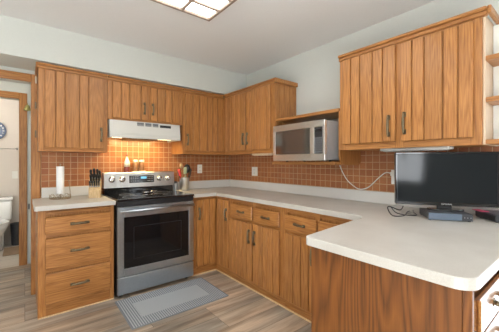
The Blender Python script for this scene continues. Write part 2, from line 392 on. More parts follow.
# tiled backsplashes
struct('wall_back_tile', MB().box(0.122, W - 0.012, D - 0.010, D + 0.001, 0.914, 1.70), 'tile_back')
struct('wall_right_tile', MB().box(W - 0.010, W + 0.001, 0.212, D - 0.011, 0.914, 1.40), 'tile_right')

# doorway casing beside the cabinets
def casing(name, x0, x1, y, head, wdt, depth=0.02, hinges=()):
    o = struct(name, MB().box(x1, x1 + wdt, y - depth, y, 0, head + wdt, 0.004, 0.45), 'oak')
    struct('side_casing', MB().box(x0 - wdt, x0, y - depth, y, 0, head + wdt, 0.004, 0.6), 'oak', o)
    struct('head_casing', MB().box(x0, x1, y - depth, y, head, head + wdt, 0.004, 0.5), 'oak_x', o)
    struct('jamb', MB().box(x1 - 0.001, x1 + 0.012, y, y + 0.10, 0, head), 'oak', o); struct('jamb', MB().box(x0 - 0.012, x0 + 0.001, y, y + 0.10, 0, head), 'oak', o)
    for hx, hy, hz, mt in hinges:
        h = MB().lathe([(0.004, -0.03), (0.004, 0.03)], (hx, hy, hz), 10).box(hx - 0.007, hx + 0.007, hy, hy + 0.004, hz - 0.028, hz + 0.028)
        h.ball((hx, hy, hz + 0.032), 0.005).ball((hx, hy, hz - 0.032), 0.005)
        struct('hinge', h, mt, o)
    return o
casing('door_1', -0.85, 0.046, D, 2.02, 0.074, 0.022, [(0.083, D - 0.026, 2.045, 'hinge'), (0.081, D - 0.026, 1.80, 'brass'), (0.081, D - 0.026, 1.53, 'brass')])
casing('door_2', -0.80, -0.055, 4.44, 2.03, 0.078, 0.02, [(0.040, 4.412, 0.715, 'slot')])
# hall and bathroom beyond the doorway
struct('wall_hall_right', MB().box(0.062, 0.16, D + 0.1, 4.44, 0, 2.44), 'wall')
struct('wall_hall_left', MB().box(-1.10, -1.0, D + 0.1, 4.44, 0, 2.44), 'wall')
struct('wall_hall_back', MB().box(-0.055, 0.16, 4.44, 4.54, 0, 2.44).box(-1.1, -0.80, 4.44, 4.54, 0, 2.44).box(-0.80, -0.055, 4.44, 4.54, 2.03, 2.44), 'wall')
struct('ceiling_hall', MB().box(-1.5, 0.5, 3.50, 5.9, 2.44, 2.54), 'ceil')
struct('floor_bathroom', MB().box(-1.5, 0.5, 4.44, 5.9, -0.1, 0.0), 'bathtile')
struct('wall_bathroom_back', MB().box(-1.5, 0.5, 5.75, 5.85, 0, 2.44), 'bathwall')
struct('wall_bathroom_right', MB().box(0.25, 0.35, 4.54, 5.75, 0, 2.44), 'bathwall')
struct('wall_bathroom_left', MB().box(-1.4, -1.3, 4.54, 5.75, 0, 2.44), 'bathwall')
struct('baseboard_back', MB().box(-2.4, -0.93, D - 0.015, D, 0, 0.09, 0.004), 'oak_x')
struct('trim_1', MB().box(2.200, W - 0.001, 0.205, 0.4085, 1.36, 2.078, 0.002), 'trimwhite')

# ------------------------------------------------------------------ cabinet helpers
def FB(mb, side, F, u0, u1, d0, d1, z0, z1, bevel=0.0, tone=0.5):
    """a box on a cabinet face: u along the face, d out of it; 'B' faces -Y at y=F, 'R' faces -X at x=F"""
    if side == 'B': return mb.box(u0, u1, F - d1, F - d0, z0, z1, bevel, tone)
    return mb.box(F - d1, F - d0, u0, u1, z0, z1, bevel, tone)
def FP(side, F, u, d, z): return (u, F - d, z) if side == 'B' else (F - d, u, z)

def pull(parent, side, F, u, z, length=0.135, vertical=True, d0=0.0):
    """antique brass bow pull: two leaf-shaped ends, two posts and a bar"""
    m = MB(); h = length / 2
    def P(t, d): return FP(side, F, u, d0 + d, z + t) if vertical else FP(side, F, u + t, d0 + d, z)
    m.tube([P(-h, 0.005), P(-h * .92, 0.010), P(-h * .8, 0.017), P(-h * .4, 0.019), P(0, 0.020), P(h * .4, 0.019), P(h * .8, 0.017), P(h * .92, 0.010), P(h, 0.005)],
           [0.003, 0.0095, 0.0075, 0.0085, 0.0105, 0.0085, 0.0075, 0.0095, 0.003], 8)
    for sgn in (-1, 1):
        a = h * .55 * sgn; b = h * sgn
        if vertical: FB(m, side, F, u - 0.012, u + 0.012, d0, d0 + 0.003, z + min(a, b), z + max(a, b), 0.0014)
        else: FB(m, side, F, u + min(a, b), u + max(a, b), d0, d0 + 0.003, z - 0.012, z + 0.012, 0.0014)
        c = P(h * .72 * sgn, 0.006); m.ball(c, 0.008, seg=10)
    return m.build('handle', 'brass', parent)

def grooved_door(parent, side, F, u0, u1, z0, z1, cuts, handle=None, th=0.026):
    """plank door: boards with dark v-grooves between them on a recessed backing"""
    m = MB(); FB(m, side, F, u0 + .007, u1 - .007, 0.0005, 0.012, z0 + .007, z1 - .007, 0.0, 0.1)
    us = [u0] + sorted(cuts) + [u1]
    for a, b in zip(us[:-1], us[1:]):
        ga = 0.0 if a == u0 else 0.0036; gb = 0.0 if b == u1 else 0.0036
        FB(m, side, F, a + ga, b - gb, 0.009, th, z0, z1, 0.0035, random.uniform(0.2, 0.85))
    o = m.build('door', 'oak', parent)
    if handle: pull(o, side, F, handle[0], handle[1], handle[2] if len(handle) > 2 else 0.137, True, th)
    return o
def drawer_front(parent, side, F, u0, u1, z0, z1, mat, hl=0.13, th=0.023, hu=None):
    m = MB(); FB(m, side, F, u0, u1, 0.009, th, z0, z1, 0.005, random.uniform(0.35, 0.75)); FB(m, side, F, u0 + .008, u1 - .008, 0.0005, 0.010, z0 + .008, z1 - .008)
    o = m.build('drawer', mat, parent)
    if hl: pull(o, side, F, hu if hu is not None else (u0 + u1) / 2, (z0 + z1) / 2, hl, False, th)
    return o
def face_frame(parent, side, F, u0, u1, z0, z1, stiles, rails, mat_rail, th=0.018, mat='oak'):
    """stiles are (u0,u1); rails are (z0,z1,u0,u1)"""
    for a, b in stiles:
        m = MB(); FB(m, side, F, a, b, 0, th, z0, z1, 0.001, random.uniform(0.35, 0.7)); m.build('stile', mat, parent)
    for z_0, z_1, a, b in rails:
        cuts = [q for q in stiles if q[0] > a + .01 and q[1] < b - .01]
        us = [a] + [v for q in sorted(cuts) for v in q] + [b]
        for p, q in zip(us[0::2], us[1::2]):
            m = MB(); FB(m, side, F, p, q, 0.0002, th - 0.0004, z_0, z_1, 0.0, random.uniform(0.35, 0.7)); m.build('rail', mat_rail, parent)

UB, UT = 1.358, 2.092          # wall cabinets
YF, XF = 3.076, 2.032          # their door-frame backs (frame is 0.018 thick, doors sit on that)
FT = 0.018
def crown_bar(mb, side, F, u0, u1, z=UT):
    """a stepped crown strip along the top"""
    FB(mb, side, F, u0, u1, -0.02, 0.010, z - 0.012, z + 0.012, 0.003, 0.3)
    FB(mb, side, F, u0, u1, -0.02, 0.026, z + 0.012, z + 0.034, 0.006, 0.45)

# --- wall cabinets on the back wall
YB = D - 0.012
c = thing('wall_cabinet', 'tall single-door oak wall cabinet beside the doorway, left of the range hood', 'cabinet', (0.365, 3.22, UB))
MB().box(0.092, 0.640, YF, YB, UB, UT).build('body', 'oak', c)
face_frame(c, 'B', YF, 0.092, 0.640, UB, UT, [(0.092, 0.142), (0.600, 0.640)], [(UB, UB + 0.04, .142, .600), (UT - 0.03, UT, .142, .600)], 'oak_x')
grooved_door(c, 'B', YF - FT, 0.136, 0.606, 1.389, 2.074, [0.214, 0.287, 0.397, 0.471], (0.580, 1.527))
m = MB(); crown_bar(m, 'B', YF - FT, 0.086, 0.642); m.box(0.074, 0.091, YF - FT - 0.026, YB, UT - .012, UT + 0.034, 0.004, 0.4); m.build('crown_molding', 'oak_x', c)

c = thing('wall_cabinet', 'short two-door oak wall cabinet above the white range hood', 'cabinet', (1.05, 3.22, 1.69))
MB().box(0.643, 1.438, YF, YB, 1.690, UT).build('body', 'oak', c)
face_frame(c, 'B', YF, 0.643, 1.438, 1.690, UT, [(0.643, 0.690), (1.020, 1.068), (1.372, 1.438)], [(1.69, 1.715, .69, 1.372), (UT - 0.03, UT, .69, 1.372)], 'oak_x')
grooved_door(c, 'B', YF - FT, 0.682, 1.025, 1.706, 2.070, [0.762, 0.845, 0.957], (0.994, 1.830, 0.125))
grooved_door(c, 'B', YF - FT, 1.061, 1.380, 1.706, 2.066, [1.130, 1.222, 1.300], (1.084, 1.830, 0.125))
m = MB(); crown_bar(m, 'B', YF - FT, 0.644, 1.439); m.build('crown_molding', 'oak_x', c)

c = thing('wall_cabinet', 'oak corner wall cabinet with one grooved door, right of the range hood', 'cabinet', (1.75, 3.22, UB))
MB().box(1.441, W - 0.012, YF, YB, UB, UT).build('body', 'oak', c)
face_frame(c, 'B', YF, 1.441, 2.010, UB, UT, [(1.441, 1.475), (1.985, 2.0125)], [(UB, UB + 0.04, 1.475, 1.985), (UT - 0.03, UT, 1.475, 1.985)], 'oak_x')
grooved_door(c, 'B', YF - FT, 1.466, 1.996, 1.395, 2.068, [1.563, 1.650, 1.760, 1.835, 1.905], (1.492, 1.527))
m = MB(); crown_bar(m, 'B', YF - FT, 1.440, 2.005); m.build('crown_molding', 'oak_x', c)

# --- wall cabinets on the right wall
XB = W - 0.012
c = thing('wall_cabinet', 'two-door oak wall cabinet in the corner, left of the microwave', 'cabinet', (2.18, 2.56, UB))
MB().box(XF, XB, 2.106, 3.056, UB, UT).build('body', 'oak', c)
face_frame(c, 'R', XF, 2.106, 3.05, UB, UT, [(2.106, 2.165), (2.548, 2.585), (3.018, 3.056)], [(UB, UB + 0.042, 2.165, 3.018), (UT - 0.03, UT, 2.165, 3.018)], 'oak_y')
grooved_door(c, 'R', XF - FT, 2.580, 3.026, 1.400, 2.072, [2.690, 2.790, 2.870, 2.95], (2.606, 1.532))
grooved_door(c, 'R', XF - FT, 2.157, 2.553, 1.400, 2.072, [2.222, 2.315, 2.392, 2.475], (2.528, 1.532))
m = MB()
for a, b in ((XF, 2.072), (2.078, 2.146), (2.152, 2.222), (2.228, 2.290), (2.296, XB)): m.box(a, b, 2.098, 2.106, UB, UT - 0.014, 0.002, random.uniform(.3, .8))
m.build('end_panel', 'oak', c)
m = MB(); crown_bar(m, 'R', XF - FT, 2.094, 3.028); m.box(XF - FT - .026, XB, 2.072, 2.0975, UT - .012, UT + .034, 0.005, 0.4); m.build('crown_molding', 'oak_y', c)

c = thing('wall_cabinet', 'large two-door oak wall cabinet above the television, right of the microwave', 'cabinet', (2.18, 0.88, UB))
MB().box(XF, XB, 0.4215, 1.330, UB, UT).build('body', 'oak', c)
face_frame(c, 'R', XF, 0.415, 1.332, UB, UT, [(0.4215, 0.478), (0.842, 0.900), (1.286, 1.338)], [(UB, UB + 0.042, 0.478, 1.286), (UT - 0.03, UT, 0.478, 1.286)], 'oak_y')
grooved_door(c, 'R', XF - FT, 0.890, 1.297, 1.402, 2.072, [0.977, 1.053, 1.151, 1.227], (0.930, 1.512, 0.15))
grooved_door(c, 'R', XF - FT, 0.459, 0.851, 1.400, 2.062, [0.530, 0.606, 0.709, 0.782], (0.827, 1.520, 0.15))
MB().box(XF, XB, 0.410, 0.4212, UB, UT, 0.001).build('end_panel', 'pale', c)['label'] = 'pale cream veneered end panel'
m = MB(); crown_bar(m, 'R', XF - FT, 0.398, 1.344); m.box(XF - FT - .02, XB, 0.378, 0.3975, UT - .01, UT + .034, 0.005, 0.4); m.build('crown_molding', 'oak_y', c)

# open quarter-round shelves on the end of the big cabinet
def quarter_shelf(z, label):
    pts = [(2.198, 0.408), (2.022, 0.408), (2.022, 0.30)] + [(2.198 - 0.176 * math.cos(R(a)), 0.30 - 0.085 * math.sin(R(a))) for a in range(10, 91, 10)]
    return single('end_shelf', MB().prism(pts, z, z + 0.026, 0.5, 0.003), 'oak_y', label, 'shelf', (2.11, 0.39, z), 'curved end shelves')
quarter_shelf(1.830, 'topmost curved oak end shelf beside the large wall cabinet')
quarter_shelf(1.597, 'middle curved oak end shelf beside the large wall cabinet')
quarter_shelf(1.360, 'lowest curved oak end shelf, level with the bottom of the large wall cabinet')

# microwave niche
m = MB().box(2.012, XB, 1.345, 2.094, 1.676, 1.704, 0.003, 0.6)
single('niche_shelf', m, 'oak_y', 'oak shelf board spanning above the microwave between the wall cabinets', 'shelf', (2.18, 1.72, 1.676))
m = MB().box(1.96, 2.305, 1.352, 2.094, 1.236, 1.264, 0.003, 0.6)
o = single('microwave_shelf', m, 'oak_y', 'oak shelf the microwave stands on', 'shelf', (2.15, 1.72, 1.236))
br = MB().profile([(2.016, 1.675), (2.016, 1.30), (2.045, 1.245), (2.10, 1.236), (2.30, 1.236), (XB, 1.25), (XB, 1.675)], 'y', 1.3395, 1.3515, 0.55)
single('side_panel', br, 'oak', 'oak side panel right of the microwave, reaching below the large wall cabinet', 'panel', (2.15, 1.345, 1.236))

# under-cabinet lamps, switched off
for y0, y1, lab, m1, m2 in ((2.16, 2.50, 'slim pale under-cabinet lamp below the corner wall cabinet', 'pale', 'pale'), (0.58, 1.015, 'slim white under-cabinet lamp below the large wall cabinet', 'lampgrey', 'lampgrey')):
    t = thing('under_cabinet_lamp', lab, 'lamp', (2.05, (y0 + y1) / 2, 1.336))
    MB().box(2.030, 2.105, y0, y1, 1.339, 1.3575, 0.004).build('housing', m1, t)
    MB().box(2.038, 2.097, y0 + .02, y1 - .02, 1.334, 1.341, 0.003).build('diffuser', m2, t)

# --- base cabinets
BT = 0.876
YBF, XBF = 2.828, 1.760
def kick(parent, side, F, u0, u1, mat):
    m = MB(); FB(m, side, F, u0, u1, -0.02, 0.000, 0.0, 0.085, 0, 0.35); o = m.build('toe_board', mat, parent)
    m = MB(); FB(m, side, F, u0, u1, 0.0, 0.012, 0.0, 0.014, 0.004, 0.9); m.build('shoe_molding', 'lightwood', parent)
c = thing('base_cabinet', 'oak base cabinet with three stacked drawers, left of the range', 'cabinet', (0.36, 3.1, 0))
MB().box(0.080, 0.642, YBF, YB, 0.0, BT).build('body', 'oak', c)
face_frame(c, 'B', YBF, 0.080, 0.642, 0.0, BT, [(0.080, 0.135), (0.604, 0.642)], [(0.83, BT, .135, .604), (0.645, 0.675, .135, .604), (0.36, 0.395, .135, .604), (0.085, 0.115, .135, .604)], 'oak_x')
drawer_front(c, 'B', YBF - FT, 0.126, 0.612, 0.672, 0.812, 'oak_x', 0.14)
drawer_front(c, 'B', YBF - FT, 0.128, 0.612, 0.394, 0.640, 'oak_x', 0.14)
drawer_front(c, 'B', YBF - FT, 0.128, 0.612, 0.106, 0.356, 'oak_x', 0.14)
m = MB(); FB(m, 'B', YBF - FT, 0.16, 0.609, 0.0004, 0.016, 0.842, 0.860, 0.004, 0.3); m.build('cutting_board_slide', 'oak_x', c)
m = MB(); FB(m, 'B', YBF, .135, .604, -0.02, 0.010, 0.0, 0.085, 0, 0.35); m.build('toe_board', 'oak_x', c)
m = MB(); FB(m, 'B', YBF - FT, .080, .642, 0.0, 0.010, 0.0, 0.012, 0.004, 0.9); m.build('shoe_molding', 'lightwood', c)

c = thing('base_cabinet', 'oak corner base cabinet with a narrow door on each side of the corner', 'cabinet', (1.9, 2.95, 0))
MB().prism([(1.432, YBF), (XBF, YBF), (XBF, 2.520), (XB, 2.520), (XB, YB), (1.432, YB)], 0.0, BT).build('body', 'oak', c)
face_frame(c, 'B', YBF, 1.432, XBF - FT, 0.085, BT, [(1.432, 1.490), (1.722, XBF - FT)], [(0.835, BT, 1.49, 1.722), (0.085, 0.12, 1.49, 1.722)], 'oak_x')
face_frame(c, 'R', XBF, 2.520, YBF - FT, 0.085, BT, [(2.520, 2.535), (2.752, YBF - FT)], [(0.835, BT, 2.535, 2.752), (0.085, 0.12, 2.535, 2.752)], 'oak_y')
grooved_door(c, 'B', YBF - FT, 1.484, 1.722, 0.108, 0.842, [1.560, 1.640], (1.510, 0.690))
grooved_door(c, 'R', XBF - FT, 2.528, 2.752, 0.108, 0.842, [2.610, 2.690], (2.556, 0.690))
kick(c, 'B', YBF - 0.004, 1.432, XBF - 0.004, 'oak_x'); kick(c, 'R', XBF - 0.004, 2.520, YBF - 0.004, 'oak_y')

c = thing('base_cabinet', 'oak base cabinet with two drawers over two grooved doors under the right counter', 'cabinet', (2.0, 2.1, 0))
MB().box(XBF, XB, 1.708, 2.517, 0.0, BT).build('body', 'oak', c)
face_frame(c, 'R', XBF, 1.708, 2.517, 0.085, BT, [(1.708, 1.758), (2.088, 2.126), (2.462, 2.517)], [(0.835, BT, 1.758, 2.462), (0.655, 0.69, 1.758, 2.462), (0.085, 0.11, 1.758, 2.462)], 'oak_y')
drawer_front(c, 'R', XBF - FT, 2.122, 2.470, 0.686, 0.824, 'oak_y', 0.115)
drawer_front(c, 'R', XBF - FT, 1.748, 2.092, 0.686, 0.820, 'oak_y', 0.115)
grooved_door(c, 'R', XBF - FT, 2.120, 2.508, 0.095, 0.662, [2.200, 2.285, 2.365, 2.44], (2.155, 0.535))
grooved_door(c, 'R', XBF - FT, 1.748, 2.100, 0.095, 0.662, [1.825, 1.90, 1.96, 2.025], (2.070, 0.535))
kick(c, 'R', XBF - 0.004, 1.708, 2.517, 'oak_y')

c = thing('base_cabinet', 'oak base cabinet with drawers and grooved doors next to the peninsula', 'cabinet', (2.0, 1.3, 0))
MB().box(XBF, XB, 0.965, 1.705, 0.0, BT).build('body', 'oak', c)
face_frame(c, 'R', XBF, 0.965, 1.705, 0.085, BT, [(0.965, 1.02), (1.325, 1.36), (1.66, 1.705)], [(0.835, BT, 1.02, 1.66), (0.655, 0.69, 1.02, 1.66), (0.085, 0.11, 1.02, 1.66)], 'oak_y')
drawer_front(c, 'R', XBF - FT, 1.347, 1.676, 0.688, 0.818, 'oak_y', 0.115)
drawer_front(c, 'R', XBF - FT, 1.010, 1.334, 0.688, 0.818, 'oak_y', 0.115)
grooved_door(c, 'R', XBF - FT, 1.347, 1.670, 0.095, 0.662, [1.42, 1.50, 1.585], (1.38, 0.535))
grooved_door(c, 'R', XBF - FT, 1.010, 1.334, 0.095, 0.662, [1.09, 1.17, 1.25], (1.30, 0.535))
kick(c, 'R', XBF - 0.004, 0.965, 1.705, 'oak_y')

# --- peninsula cabinet: plain end panel to the camera, drawers on its far side
c = thing('peninsula_cabinet', 'peninsula base cabinet with a plain oak end panel in the right foreground', 'cabinet', (1.7, 0.55, 0))
MB().box(1.068, XB, 0.285, 0.832, 0.0, BT).build('body', 'oak', c)
m = MB().box(1.046, 1.067, 0.268, 0.848, 0.0, BT, 0.001, 0.5); m.build('end_panel', 'panel', c)['label'] = 'plain oak veneer end panel, shade put into its colour'
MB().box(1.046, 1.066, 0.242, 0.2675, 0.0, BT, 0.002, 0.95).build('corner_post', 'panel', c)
face_frame(c, 'B', 0.285, 1.0685, 2.30, 0.085, BT, [(1.0685, 1.17), (1.60, 1.65), (2.1, 2.15)], [(0.83, BT, 1.17, 2.1), (0.655, 0.69, 1.17, 2.1), (0.085, 0.11, 1.17, 2.1)], 'panel', mat='panel')  # darker oak stands in for the shade in this recess
for u0, u1 in ((1.160, 1.612), (1.638, 2.112)):
    for z0, z1 in ((0.690, 0.805), (0.545, 0.675), (0.40, 0.53), (0.10, 0.385)):
        drawer_front(c, 'B', 0.267, u0, u1, z0, z1, 'gloss_oak', 0.13, 0.022)

# --- countertops
CT = 0.914
c = thing('countertop', 'short speckled laminate countertop left of the range', 'countertop', (0.35, 3.05, BT))
pts = [(0.640, YB), (0.125, YB), (0.125, D - 0.030), (0.056, D - 0.030)] + arc(0.076, 2.755, 0.020, 180, 270, 5) + [(0.640, 2.735)]
MB().prism(pts, BT + 0.0005, CT, 0.5, 0.004).build('slab', 'laminate', c)
struct('trim_2', MB().box(0.125, 0.640, YB - 0.018, YB, CT + .0003, CT + 0.098, 0.003), 'paleLam')

c = thing('countertop', 'long pale laminate countertop running round the corner and out over the peninsula', 'countertop', (1.9, 1.9, BT))
pts = [(1.434, YB), (1.434, 2.755), (1.711, 2.755), (1.706, 1.42)] + [(1.690, 0.968), (1.660, 0.940)] + \
      arc(1.045, 0.838, 0.030, 97, 180, 6) + arc(1.067, 0.288, 0.060, 180, 270, 8) + [(XB, 0.228), (XB, YB)]
MB().prism(pts, BT + 0.0005, CT, 0.5, 0.004).build('slab', 'laminate', c)
struct('trim_3', MB().box(1.434, XB, YB - 0.018, YB, CT + .0003, CT + 0.098, 0.003), 'paleLam')
struct('trim_4', MB().box(XB - 0.018, XB, 0.25, YB - 0.0182, CT + .0003, CT + 0.098, 0.003), 'paleLam')

# ------------------------------------------------------------------ range
X0, X1 = 0.655, 1.424
t = thing('range', 'freestanding stainless steel electric range with a black glass cooktop', 'range', (1.04, 3.05, 0))
MB().box(X0 + 0.004, X1 - 0.004, 2.775, 3.36, 0.03, 0.895, 0.003).build('body', 'black', t)
for x in (X0 + 0.05, X1 - 0.05):
    for y in (2.83, 3.30): MB().lathe([(0.018, 0.0), (0.014, 0.03)], (x, y, 0.0), 12).build('foot', 'black', t)
MB().box(X0, X1, 2.735, 3.285, 0.896, 0.918, 0.003).build('cooktop', 'glassblack', t)
def ring(cx, cy, r):
    vs = MB(); n = 40
    vs.tube([(cx + r * math.cos(2 * PI * i / n), cy + r * math.sin(2 * PI * i / n), 0.9183) for i in range(n)], 0.0009, 5, closed=True)
    return vs
for cx, cy, r in ((X0 + .19, 2.89, .105), (X0 + .19, 3.14, .075), (X1 - .19, 2.89, .085), (X1 - .19, 3.14, .105)):
    ring(cx, cy, r).build('burner_ring', 'keygrey', t)
# front: vent strip, door, drawer
MB().box(X0 + .002, X1 - .002, 2.748, 2.774, 0.852, 0.895, 0.003).build('vent_strip', 'black', t)
d = MB().box(X0 + .004, X0 + .060, 2.742, 2.774, 0.205, 0.846, 0.004).box(X1 - .060, X1 - .004, 2.742, 2.774, 0.205, 0.846, 0.004)
d.box(X0 + .060, X1 - .060, 2.742, 2.774, 0.748, 0.846, 0.004).box(X0 + .060, X1 - .060, 2.742, 2.774, 0.205, 0.275, 0.004).build('oven_door', 'steel', t)
od = t.children[-1]
MB().box(X0 + .058, X1 - .058, 2.745, 2.772, 0.272, 0.751, 0.002).build('oven_window', 'ovenglass', od)
m = MB()
for a, b, z0, z1 in ((X0 + .145, X1 - .145, .652, .656), (X0 + .145, X1 - .145, .352, .356), (X0 + .145, X0 + .149, .352, .656), (X1 - .149, X1 - .145, .352, .656)): m.box(a, b, 2.7444, 2.7452, z0, z1)
m.build('window_border', 'black', od)
m = MB().tube([(X0 + .022, 2.700, 0.812), (X1 - .022, 2.700, 0.812)], 0.0125, 14)
for x in (X0 + .045, X1 - .045): m.box(x - .012, x + .012, 2.700, 2.742, 0.802, 0.822, 0.004)
m.build('oven_handle', 'steel', od)
MB().box(X0 + .004, X1 - .004, 2.744, 2.774, 0.040, 0.196, 0.005).build('storage_drawer', 'steel', t)
# back control panel
MB().box(X0 + .004, X1 - .004, 3.288, 3.366, 0.896, 0.985, 0.004).build('riser', 'glassblack', t)
MB().profile([(3.262, 0.984), (3.276, 1.140), (3.286, 1.150), (3.374, 1.150), (3.374, 0.984)], 'x', X0 - .004, X1 + .004).build('control_panel', 'brightsteel', t)
cp = t.children[-1]
def py(z): return 3.262 + (z - 0.984) * 0.014 / 0.156
tilt = Matrix.Rotation(R(90 - 5.1), 4, 'X')
for kx in (0.727, 0.832, 1.244, 1.348):
    kb = MB().lathe([(0.034, 0), (0.034, 0.004), (0.027, 0.006), (0.026, 0.026), (0.020, 0.030)], (kx, py(1.072), 1.072), 24, tilt)
    kb.box(kx - 0.003, kx + 0.003, py(1.072) - 0.034, py(1.072) - 0.026, 1.052, 1.094, 0.001)
    kb.build('knob', 'chrome', cp)
MB().profile([(py(1.03) - .0015, 1.030), (py(1.112) - .0015, 1.112), (py(1.112) + .01, 1.112), (py(1.03) + .01, 1.030)], 'x', 0.905, 1.180).build('display', 'glassblack', cp)
dp = cp.children[-1]
MB().box(1.030, 1.095, py(1.085) - .0025, py(1.085) + .004, 1.070, 1.098).build('clock', 'clock', dp)
m = MB()
for i in range(4):
    for z in (1.050, 1.075, 1.096):
        for xs in (0.920 + i * .024, 1.105 + i * .018): m.box(xs, xs + .011, py(z) - .0024, py(z), z - .003, z + .003)
m.build('buttons', 'keygrey', dp)
# things on the range
t2 = thing('spoon_rest', 'shiny metal spoon rest lying on the black cooktop', 'spoon rest', (1.06, 3.17, 0.9195))
MB().lathe([(0.030, 0.0), (0.048, 0.006), (0.052, 0.014), (0.049, 0.014), (0.030, 0.004)], (0, 0, 0), 24).build('bowl', 'chrome', t2, local=True)
MB().tube([(0.045, 0, 0.010), (0.085, 0.02, 0.012), (0.13, 0.03, 0.010)], [0.008, 0.006, 0.009], 8).build('handle', 'chrome', t2, local=True)

t2 = thing('sauce_bottle', 'maroon sauce bottle with a cream top standing on the back of the range', 'bottle', (0.895, 3.325, 1.1505))
MB().lathe([(0.027, 0), (0.030, 0.006), (0.030, 0.085), (0.024, 0.105)], (0, 0, 0), 20).build('body', 'maroon', t2, local=True)
MB().lathe([(0.031, 0.060), (0.032, 0.10), (0.026, 0.122), (0.015, 0.148), (0.013, 0.165), (0.013, 0.172)], (0, 0, 0), 20).build('shoulder', 'cream', t2, local=True)
MB().lathe([(0.013, 0.1725), (0.012, 0.185), (0.005, 0.195), (0.004, 0.212)], (0, 0, 0), 14).build('cap', 'maroon', t2, local=True)
single('jar_tray', MB().box(0.950, 1.100, 3.300, 3.360, 1.1505, 1.160, 0.003), 'cream', 'small cream tray under the spice jars on the back of the range', 'tray', (1.025, 3.33, 1.1505))
def spice_jar(x, lab):
    j = thing('spice_jar', lab, 'jar', (x, 3.33, 1.1605), 0, 'spice jars on the range')
    MB().lathe([(0.024, 0), (0.027, 0.005), (0.027, 0.085), (0.022, 0.100)], (0, 0, 0), 20).build('body', 'spice', j, local=True)
    MB().lathe([(0.026, 0.100), (0.027, 0.104), (0.027, 0.124), (0.024, 0.128)], (0, 0, 0), 20).build('lid', 'cream', j, local=True)
    return j
j = spice_jar(0.988, 'left brown spice jar with a cream lid, nearer the sauce bottle')
dup(j, (1.060, 3.33, 1.1605), 'right brown spice jar with a cream lid, farther from the sauce bottle')

# ------------------------------------------------------------------ range hood
t = thing('range_hood', 'white range hood with a lit lamp under the short wall cabinet', 'hood', (1.03, 3.2, 1.50))
MB().profile([(YB, 1.532), (YB, 1.687), (3.046, 1.687), (3.026, 1.560), (3.026, 1.532)], 'x', 0.655, 1.398).build('shell', 'hoodwhite', t)
MB().box(0.655, 1.398, 3.020, 3.034, 1.508, 1.5315, 0.003).box(0.655, 0.667, 3.034, YB, 1.508, 1.5315).box(1.386, 1.398, 3.034, YB, 1.508, 1.5315).build('rim', 'hoodwhite', t)
MB().box(0.84, 1.14, 3.05, YB - .05, 1.500, 1.530, 0.003).build('filter', 'filter', t)
for x0, x1 in ((0.92, 0.99), (1.005, 1.07), (1.085, 1.145)):
    m = MB()
    for k in range(4): m.box(x0, x1, 3.039, 3.0475, 1.642 + k * .009, 1.647 + k * .009)
    MB().box(x0, x1, 3.0415, 3.0490, 1.638, 1.680).build('vent', 'keygrey', t); m.build('vent_slats', 'charcoal', t.children[-1])
MB().box(1.165, 1.29, 3.036, 3.046, 1.640, 1.668, 0.002).build('switch_panel', 'black', t)
MB().box(0.70, 0.80, 3.08, 3.16, 1.515, 1.5315, 0.004).build('lamp', 'hoodbulb', t)
MB().box(1.18, 1.33, 3.08, 3.16, 1.515, 1.5315, 0.004).build('lamp', 'hoodbulb', t)
area('hood_lamp_light', (1.0, 3.20, 1.496), (1.0, 3.34, 1.0), 0.45, 0.12, 3.8, (1.0, 0.77, 0.36))

# ------------------------------------------------------------------ microwave
mx, my0, my1, mz0, mz1 = 1.846, 1.362, 1.954, 1.272, 1.600
t = thing('microwave', 'large stainless steel microwave oven on its shelf between the wall cabinets', 'microwave', (2.06, 1.66, 1.264))
MB().box(mx + .03, 2.285, my0 + .004, my1 - .004, mz0 + .004, mz1 - .004, 0.006).build('case', 'greypaint', t)
for y in (my0 + .05, my1 - .05):
    for x in (mx + .14, 2.24): MB().lathe([(0.012, 0.0), (0.012, 0.013)], (x, y, 1.264), 10).build('foot', 'black', t)
m = MB()
m.box(mx, mx + .028, my0, my1, mz1 - .056, mz1, 0.004).box(mx, mx + .028, my0, my1, mz0, mz0 + .058, 0.004)
m.box(mx, mx + .028, my1 - .030, my1, mz0 + .058, mz1 - .056, 0.001).box(mx, mx + .028, my0, my0 + .022, mz0 + .058, mz1 - .056, 0.001).box(mx, mx + .028, my0 + .105, my0 + .150, mz0 + .058, mz1 - .056, 0.001)
m.build('door_frame', 'brightsteel', t)
fd = t.children[-1]
MB().box(mx + .003, mx + .026, my0 + .150, my1 - .030, mz0 + .058, mz1 - .056, 0.001).build('door_window', 'mirrorglass', fd)
MB().box(mx + .001, mx + .026, my0 + .022, my0 + .105, mz0 + .058, mz1 - .056, 0.001).build('control_panel', 'black', t)
cp = t.children[-1]
m = MB()
for r_ in range(7):
    for k in range(4):
        y = my0 + .029 + k * .0185; z = mz0 + .068 + r_ * .0185
        m.box(mx - .0008, mx + .001, y, y + .010, z, z + .007)
m.build('keypad', 'keygrey', cp)
MB().box(mx - .0006, mx + .001, my0 + .030, my0 + .097, mz1 - .094, mz1 - .072).build('display', 'glassblack', cp)
m = MB()
for k in range(6): m.box(2.05 + k * .02, 2.058 + k * .02, my0 + .003, my0 + .0046, mz1 - .12, mz1 - .05)
m.build('side_vent', 'slot', t)

